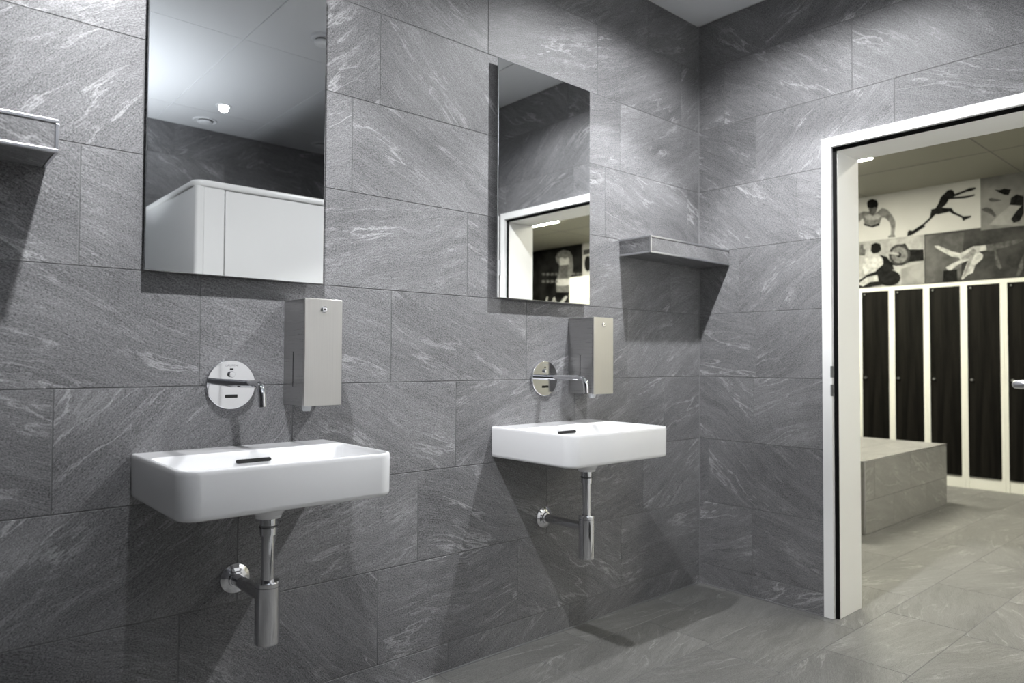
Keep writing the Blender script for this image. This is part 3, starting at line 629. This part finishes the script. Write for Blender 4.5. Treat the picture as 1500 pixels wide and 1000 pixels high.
# ------------------------------------------------------------------ toilet cubicle seen in the left mirror
cb = thing('toilet_cubicle', 'white toilet cubicle with rounded top rail seen in the left mirror', 'cubicle', (-1.8, -1.87, 0))
cy, cx0, ct = -1.875, -1.80, 2.0
def cbox(name, *b, bev=.003):
    m = MB(); m.box(*b); return m.build(name, M['whitelam'], cb, bevel=bev)
cbox('side_panel', cx0, ROOM_S + .003, .10, cx0 + .03, cy - .04, ct - .03)
m = MB(); r_ = .018; ring = []
for k in range(9): a = PI - PI/2*k/8; ring.append((cx0 + r_ + r_*math.cos(a), cy - r_ + r_*math.sin(a)))
pts = ring + [(cx0 + .042, cy), (cx0 + .042, cy - .030), (cx0 + .030, cy - .042), (cx0, cy - .042)]
m.loops([[(p, q, .02) for p, q in pts], [(p, q, ct - .03) for p, q in pts]], smooth=False); m.build('corner_post', M['whitelam'], cb, bevel=.001)
for a, b_ in ((cx0 + .043, -1.652), (-.98, -.84), (-.18, -.003)): cbox('front_panel', a, cy - .028, .10, b_, cy, ct - .03)
for a, b_ in ((-1.645, -.987), (-.833, -.187)):
    d_ = cbox('cubicle_door', a, cy - .026, .12, b_, cy - .004, ct - .036)
    m = MB(); m.lathe([(.0, .0), (.018, .0), (.018, .02), (.0, .022)], (b_ - .06, cy - .004, 1.0), 'y', 24); m.build('knob', M['alu'], d_)
for x in (cx0 + .10, -.91, -.10):
    m = MB(); m.lathe([(.03, 0), (.03, .006), (.012, .008), (.012, .10)], (x, cy - .014, 0), 'z', 20); m.build('leg', M['alu'], cb)
for y in (-3.1,):
    m = MB(); m.lathe([(.03, 0), (.03, .006), (.012, .008), (.012, .10)], (cx0 + .015, y, 0), 'z', 20); m.build('leg', M['alu'], cb)
m = MB(); path = [(cx0 + .013, ROOM_S + .004, ct - .015)]
for k in range(9): a = PI - PI/2*k/8; path.append((cx0 + .053 + .04*math.cos(a), cy - .054 + .04*math.sin(a), ct - .015))
path.append((-.004, cy - .014, ct - .015))
def rail(path, hw, hh):
    L = []
    for i, p in enumerate(path):
        a = Vector(path[min(i+1, len(path)-1)]) - Vector(path[max(i-1, 0)]); a.normalize(); n = Vector((-a.y, a.x, 0)); p = Vector(p); ring = []
        for k in range(20):
            t_ = 2*PI*k/20; c, s_ = math.cos(t_), math.sin(t_); e = .5
            ring.append(p + n*hw*math.copysign(abs(c)**e, c) + Vector((0, 0, hh*math.copysign(abs(s_)**e, s_))))
        L.append(ring)
    return L
m.loops(rail(path, .021, .019)); m.build('top_rail', M['whitelam'], cb)

# ------------------------------------------------------------------ ceiling fittings
M['led'] = lamp_mat('cool_white_led', (1., .98, .96), 40.)
M['opal'] = lamp_mat('added_uplight_glow', (.90, .95, 1.), OPAL)  # glowing bulb of the added ceiling uplight
DL_LABEL = {}
def downlight(x, y, label, energy, size=154, blend=.35):
    t = thing('ceiling_downlight', label, 'downlight', (x, y, H), 'recessed ceiling downlights')
    m = MB(); m.lathe([(.031, -.0005), (.031, -.0035), (.042, -.005), (.050, -.003), (.051, -.0005)], (x, y, H), 'z', 40, close=(False, False)); m.build('trim_ring', M['plastic'], t)
    m = MB(); m.lathe([(.0, -.0045), (.0300, -.0045), (.0305, -.0040), (.0305, -.0004), (.0, -.0004)], (x, y, H), 'z', 32); m.build('lens', M['led'], t)
    ld = bpy.data.lights.new('downlight_beam', 'SPOT'); ld.energy = energy; ld.spot_size = math.radians(size); ld.spot_blend = blend; ld.shadow_soft_size = .030
    ld.color = (.965, .98, 1.)
    # photometric curve of the fitting: a wide batwing beam, softer straight down
    ld.use_nodes = True; nt = ld.node_tree; em = nt.nodes['Emission']
    nrm = nt.nodes.new('ShaderNodeTexCoord').outputs['Normal']
    sp = nt.nodes.new('ShaderNodeSeparateXYZ'); nt.links.new(nrm, sp.inputs[0])
    ang = math_node(nt, 'ARCCOSINE', math_node(nt, 'ABSOLUTE', sp.outputs['Z']))
    cr = nt.nodes.new('ShaderNodeValToRGB'); e = cr.color_ramp; e.interpolation = 'EASE'
    st = ((0., .20), (17.5/90, .22), (26.5/90, .86), (35/90, .98), (44/90, .84), (51/90, .38), (62/90, .27), (78/90, .25))
    while len(e.elements) < len(st): e.elements.new(.5)
    for el, (p_, v_) in zip(e.elements, st): el.position = p_; el.color = (v_, v_, v_, 1)
    nt.links.new(math_node(nt, 'DIVIDE', ang, PI/2), cr.inputs[0])
    nt.links.new(math_node(nt, 'MULTIPLY', cr.outputs[0], 1.3), em.inputs['Strength'])
    lo = bpy.data.objects.new('downlight_beam', ld); COL.objects.link(lo); lo.parent = t; lo.location = (0, 0, -.012)
    return t
downlight(-2.48, -.71, 'recessed downlight above the nearer washbasin', E1*.92)
downlight(-.72, -.71, 'recessed downlight in the ceiling by the corner shelf', E1)
downlight(-1.36, -2.757, 'small bright downlight in the ceiling seen in the left mirror', E2)

def vent(x, y, label):
    t = thing('ceiling_vent', label, 'vent', (x, y, H), 'round white ceiling valves')
    m = MB(); m.lathe([(.040, -.0005), (.058, -.002), (.074, -.006), (.078, -.003), (.079, -.0005)], (x, y, H), 'z', 40, close=(False, False)); m.build('rim', M['plastic'], t)
    m = MB(); m.lathe([(.0, -.022), (.030, -.021), (.046, -.016), (.050, -.012), (.046, -.009), (.0, -.008)], (x, y, H), 'z', 40); m.build('disc', M['plastic'], t)
    m = MB(); m.lathe([(.044, -.0008), (.012, -.0008), (.012, -.012), (.044, -.0008)], (x, y, H), 'z', 24, close=(False, False)); m.build('throat', M['grey'], t)
    return t
vent(-1.357, -3.13, 'round white air valve in the ceiling, whole in the left mirror')
vent(-.50, -3.10, 'round white air valve in the ceiling, cut by the left mirror edge')
dt = thing('smoke_detector', 'white smoke detector on the ceiling at the left mirror edge', 'smoke detector', (-1.34, -1.40, H))
m = MB(); m.lathe([(.055, -.0005), (.055, -.014), (.052, -.016), (.0, -.016)], (-1.34, -1.40, H), 'z', 40); m.build('base', M['plastic'], dt)
m = MB(); m.lathe([(.034, -.016), (.034, -.026), (.030, -.026)], (-1.34, -1.40, H), 'z', 32, close=(False, True)); m.build('sensor_ring', M['grey'], dt)
m = MB(); m.lathe([(.036, -.026), (.042, -.030), (.040, -.040), (.025, -.048), (.0, -.050)], (-1.34, -1.40, H), 'z', 32); m.build('sensor_head', M['plastic'], dt)

# added uplight, out of view, put in only to brighten the ceiling
UX, UY, UZ = -2.42, -2.60, 1.42
t = thing('added_uplight', 'white uplight added out of view beside the toilet cubicle to brighten the ceiling', 'added light', (UX, UY, 0))
m = MB(); m.lathe([(.0, .001), (.15, .001), (.15, .012), (.14, .018), (.0, .020)], (UX, UY, 0), 'z', 48); m.build('base', M['whitepaint'], t)
m = MB(); m.lathe([(.014, .018), (.014, UZ - .01)], (UX, UY, 0), 'z', 24); m.build('pole', M['whitepaint'], t)
m = MB(); m.lathe([(.0, -.02), (.05, -.018), (.10, .0), (.125, .05), (.127, .052), (.124, .053), (.097, .006), (.05, -.010), (.0, -.012)], (UX, UY, UZ), 'z', 48, close=(False, False)); m.build('bowl', M['whitepaint'], t)
m = MB(); m.lathe([(.0, .0), (.035, .002), (.04, .02), (.03, .032), (.0, .035)], (UX, UY, UZ), 'z', 32); m.build('bulb', M['opal'], t)
ld = bpy.data.lights.new('added_uplight_beam', 'SPOT'); ld.energy = EUP; ld.spot_size = math.radians(124); ld.spot_blend = 1.; ld.shadow_soft_size = .05; ld.color = (.90, .95, 1.)
lo = bpy.data.objects.new('added_uplight_beam', ld); COL.objects.link(lo); lo.parent = t; lo.location = (0, 0, UZ + .10); lo.rotation_euler = (PI, 0, 0)

# ------------------------------------------------------------------ changing room
YN, YS = 1.85, -6.4
def sbox(name, mat, *b):
    m = MB(); m.box(*b); return struct(m.build(name, mat))
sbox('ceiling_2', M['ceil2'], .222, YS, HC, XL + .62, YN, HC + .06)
sbox('wall_back', M['plaster'], XL, YS, 1.768, XL + .55, YN, HC)
sbox('wall_behind_lockers', M['plaster'], XL + .56, YS, -.05, XL + .66, YN, HC)
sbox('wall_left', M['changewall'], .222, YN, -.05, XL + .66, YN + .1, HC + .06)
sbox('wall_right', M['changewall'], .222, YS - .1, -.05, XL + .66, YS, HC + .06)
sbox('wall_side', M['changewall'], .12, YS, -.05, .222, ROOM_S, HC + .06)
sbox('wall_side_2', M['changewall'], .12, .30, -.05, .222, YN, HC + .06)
m = MB()
for x in (1.30, 2.52 + .6): m.box(x - .003, YS, HC - .0012, x + .003, YN, HC)
for y in [k*1.22 - .42 for k in range(-5, 3)]: m.box(.222, y - .003, HC - .0012, XL, y + .003, HC)
struct(m.build('ceiling_joints', M['grout'], fix=False))

def locker(y1, n, label):
    """y1: left edge as seen from the doorway; the locker runs towards -y"""
    t = thing('locker', label, 'locker', (XL + .25, y1 - .146, 0), 'row of tall lockers with dark doors')
    y0 = y1 - .292; a, b_ = y0 + .0265, y1 - .0265; zb, zt = .102, 1.7665
    m = MB()
    m.box(XL, y0 + .0008, 0.001, XL + .54, a, zt); m.box(XL, b_, .001, XL + .54, y1 - .0008, zt)
    m.box(XL, a, 1.733, XL + .54, b_, zt); m.box(XL + .008, a, .001, XL + .54, b_, zb); m.box(XL + .45, a, zb, XL + .54, b_, 1.733)
    m.build('carcass', M['lockwhite'], t, bevel=.0015)
    m = MB(); m.box(XL - .004, a + .002, zb + .003, XL + .016, b_ - .002, 1.731)
    d = m.build('door', M['wood'], t, loc=(XL, y1 - .146 + n*.0, .9), bevel=.0012)
    m = MB(); m.lathe([(.0, -.022), (.009, -.021), (.0105, -.018), (.0105, 0)], (XL - .004, b_ - .035, .926), 'x', 20); m.build('lock', M['alu'], d)
    m = MB(); m.box(XL - .0062, b_ - .052, 1.690, XL - .0035, b_ - .004, 1.727); pl = m.build('number_plate', M['black'], d)
    m = MB(); m.box(XL - .0068, b_ - .034, 1.704, XL - .006, b_ - .022, 1.714); m.build('number', M['number'], pl)
    return t
LK = locker(.883, 0, 'dark wood locker farthest left in the doorway, first beside the door jamb')
names = ['second dark locker from the door jamb, above the tiled bench', 'middle one of the five dark lockers in the doorway, its foot behind the bench corner',
         'fourth dark locker from the door jamb, just right of the tiled bench', 'dark locker at the right picture edge, next to the door handle']
for i, nm in enumerate(names):
    c = copy_tree(LK); c.location.y -= .2915*(i + 1); c['label'] = nm
for nm, k in (('dark locker behind the left door jamb', -1), ('dark locker just outside the picture on the right', 5)):
    c = copy_tree(LK); c.location.y -= .2915*k; c['label'] = nm
t = thing('tall_cupboard', 'white tall cupboard at the lower right of the doorway mirror', 'cupboard', (XL + .25, -4.0, 0))
m = MB(); m.box(XL - .30, -4.46, .08, XL - .001, -3.62, 2.15); m.build('body', M['lockwhite'], t, bevel=.002)
for a, b_ in ((-4.455, -4.043), (-4.037, -3.625)):
    m = MB(); m.box(XL - .318, a, .09, XL - .30, b_, 2.145); d = m.build('door', M['lockwhite'], t, bevel=.002)
m = MB(); m.box(XL - .27, -4.44, 0.001, XL - .001, -3.64, .08); m.build('plinth', M['grey'], t)

# tiled bench block
bn = thing('tiled_bench', 'low bench block clad in grey tiles in front of the lockers', 'bench', (2.3, .5, 0))
m = MB(); mi = []
bx0, bx1, by0, by1, bz = 1.584, 3.052, -.13, 1.30, .456
tile_field(m, mi, lambda a, b, h: (a, by0 - h, b), None, bx0, bx1, [0.001, .205, bz - .004], [1.584 + .45, 1.584 + .75], .6, amax=.5)
tile_field(m, mi, lambda a, b, h: (bx0 - h, -a, b), None, -by1, -by0, [0.001, .205, bz - .004], [.1, .4], .6, amax=.5)
tile_field(m, mi, lambda a, b, h: (bx1 + h, a, b), None, by0, by1, [0.001, .205, bz - .004], [.1, .4], .6, amax=.5)
tile_field(m, mi, lambda a, b, h: (a, b, bz + h), None, bx0, bx1, [by0, by0 + .3, by0 + .6, by0 + .9, by0 + 1.2, by1], [.2, .5], .6, amax=.5)
m.box(bx0 + .0012, by0 + .0012, .001, bx1 - .0012, by1, bz - .0012)
while len(mi) < len(m.f): mi.append(1)
m.build('block', [M['bench'], M['grout']], bn, midx=mi, fix=False)
def btrim(*b):
    k = MB(); k.box(*b); k.build('edge_trim', M['alu'], bn, bevel=.001)
btrim(bx0 - .001, by0 - .001, .002, bx0 + .007, by0 + .007, bz - .008)
btrim(bx0 - .001, by0 - .001, bz - .008, bx1, by0 + .007, bz + .0005)
btrim(bx0 - .001, by0 + .007, bz - .008, bx0 + .007, by1, bz + .0005)

# LED panels of the changing room
M['warmled'] = lamp_mat('warm_led_diffuser', (1., .965, .80), WARM)
def led_panel(y0, y1, label, cx=2.577, mat='warmled'):
    t = thing('ceiling_light', label, 'ceiling light', (cx, (y0 + y1)/2, HC), 'slim ceiling lights of the locker room')
    m = MB(); m.box(cx - .064, y0, HC - .010, cx + .064, y1, HC - .0005); m.build('housing', M['whitepaint'], t)
    m = MB(); m.box(cx - .060, y0 + .004, HC - .0125, cx + .060, y1 - .004, HC - .010); m.build('diffuser', M[mat], t)
led_panel(.22, 1.42, 'slim ceiling light at the door jamb, above the locker-room bench')
M['warmled2'] = lamp_mat('dimmed_warm_led_diffuser', (1., .965, .82), WARM*.36)
led_panel(-.55, -1.75, 'slim ceiling light just inside the doorway, above the door head', 1.38, 'warmled2')
led_panel(-3.65, -4.85, 'slim ceiling light reflected in the doorway mirror')

# ------------------------------------------------------------------ printed photographs above the lockers
g = lambda v: (v, v*.995, v*.955)
PM = {k: print_mat('print_' + k, g(v), var, sc) for k, (v, var, sc) in dict(
    paper=(.50, .05, 2), gymbg=(.33, .25, 12), dancebg=(.045, .5, 5), fieldbg=(.20, .25, 4), torsobg=(.012, .7, 6), palebg=(.5, .08, 3),
    skin=(.17, .35, 30), face=(.09, .4, 40), hair=(.008, .3, 20), belt=(.015, .3, 20), chest=(.33, .15, 30), dark=(.012, .5, 25), disc=(.045, .4, 30), ring=(.15, .4, 30),
    hub=(.02, .3, 20), bar=(.30, .2, 20), rack=(.10, .4, 30), light=(.42, .3, 25), floor=(.26, .2, 8), wall=(.095, .35, 7), grey=(.22, .3, 30), legs=(.085, .5, 20),
    mat=(.27, .15, 10), mid=(.07, .4, 25), bra=(.50, .15, 30), abs=(.10, .3, 25), shorts=(.55, .12, 30), bell=(.12, .5, 30)).items()}
DARKSTRIPE = None
def poster(label, bg, y0, y1, z0, z1, shapes, names, lift=.0, cat='poster'):
    """sheet on the wall above the lockers; y0 > y1"""
    x = XL - .002 - lift
    t = thing('wall_poster', label, cat, (x, (y0 + y1)/2, z0), 'black and white sport photographs above the lockers')
    m = MB(); m.box(x - .0015, y1, z0, x + .0018, y0, z1); m.build('sheet', PM[bg], t)
    for i, (mat, pts) in enumerate(shapes):
        pts = [(min(max(a, y1 + .002), y0 - .002), min(max(b, z0 + .002), z1 - .002)) for a, b in pts]
        bm = bmesh.new()
        vs_ = [bm.verts.new((x - .0018 - .0004*(i + 1), a, b)) for a, b in pts]
        for tri in tessellate_polygon([[Vector((a, b, 0)) for a, b in pts]]):
            try: bm.faces.new([vs_[k] for k in tri])
            except ValueError: pass
        bmesh.ops.recalc_face_normals(bm, faces=bm.faces)
        nm = names if isinstance(names, str) else names.get(mat, names['*'])
        me = bpy.data.meshes.new(nm); bm.to_mesh(me); bm.free(); me.materials.append(PM[mat])
        o = bpy.data.objects.new(nm, me); COL.objects.link(o); o.parent = t; o.location = -Vector(t.location)
    return t
poster('white printed photograph of a push-up athlete beside a leaping runner', 'paper', .96, -.128, 2.214, 2.632, POSTERS['push'] + POSTERS['leap'],
       {'dark': 'leaping_figure', '*': 'push_up_figure'})
poster('printed photograph of a person crouching beside a weight disc in a gym', 'gymbg', .96, .309, 1.769, 2.213, POSTERS['gym'],
       {'light': 'crouching_figure', 'hair': 'crouching_figure', 'disc': 'weight_disc', 'ring': 'weight_disc', 'hub': 'weight_disc', 'bar': 'barbell', 'floor': 'gym_floor', 'rack': 'gym_rack', '*': 'dark_shape'})
poster('dark printed photograph of a break dancer upside down in a loose shirt', 'dancebg', .308, -.95, 1.769, 2.213, POSTERS['dance'],
       {'light': 'dancer_figure', 'grey': 'dancer_shirt', 'legs': 'dancer_legs', 'wall': 'backdrop_wall', '*': 'block'})
poster('grey printed photograph of small figures on mats under the ceiling', 'fieldbg', -.129, -.95, 2.19, 2.632, POSTERS['field'],
       {'mat': 'floor_mat', 'mid': 'small_figure', '*': 'dark_shape'}, lift=.002)
poster('dark printed gym photograph of an athlete in light shorts, in the doorway mirror', 'torsobg', -4.52, -5.62, 1.769, 2.632, POSTERS['torso'],
       {'bell': 'dumbbell', 'light': 'bright_stroke', 'shorts': 'athlete_shorts', 'bra': 'athlete_top', '*': 'athlete_figure'})
poster('pale printed photograph with a dark punch bag over the white cupboard', 'palebg', -3.7, -4.515, 2.16, 2.632, POSTERS['blob'],
       {'mid': 'grey_band', '*': 'punch_bag'})

# ------------------------------------------------------------------ camera, world, colour
cd = bpy.data.cameras.new('camera'); cam = bpy.data.objects.new('camera', cd); COL.objects.link(cam)
f_, yaw, pit, rol = 1040.901, CAMYAW, CAMPIT, CAMROL
Fw = Vector((math.cos(yaw)*math.cos(pit), math.sin(yaw)*math.cos(pit), math.sin(pit)))
Rt = Vector((math.sin(yaw), -math.cos(yaw), 0)); Up = Rt.cross(Fw)
R2 = Rt*math.cos(rol) + Up*math.sin(rol); U2 = -Rt*math.sin(rol) + Up*math.cos(rol)
mat = Matrix((R2, U2, -Fw)).transposed().to_4x4(); mat.translation = Vector(CAMLOC)
cam.matrix_world = mat
cd.sensor_fit = 'HORIZONTAL'; cd.sensor_width = 36; cd.lens = f_/1500*36; cd.clip_start = .05
cd.dof.use_dof = True; cd.dof.focus_distance = 2.25; cd.dof.aperture_fstop = 2.6
SC.camera = cam
w = bpy.data.worlds.new('world'); SC.world = w; w.use_nodes = True
w.node_tree.nodes['Background'].inputs[0].default_value = (.5, .5, .5, 1); w.node_tree.nodes['Background'].inputs[1].default_value = 0.0
vs = SC.view_settings; vs.view_transform = 'Standard'; vs.look = 'None'; vs.gamma = 1; vs.use_curve_mapping = False; vs.exposure = EXPOSURE
SC.cycles.max_bounces = 10; SC.cycles.diffuse_bounces = 5; SC.cycles.glossy_bounces = 6; SC.cycles.sample_clamp_indirect = 6; SC.cycles.use_denoising = True
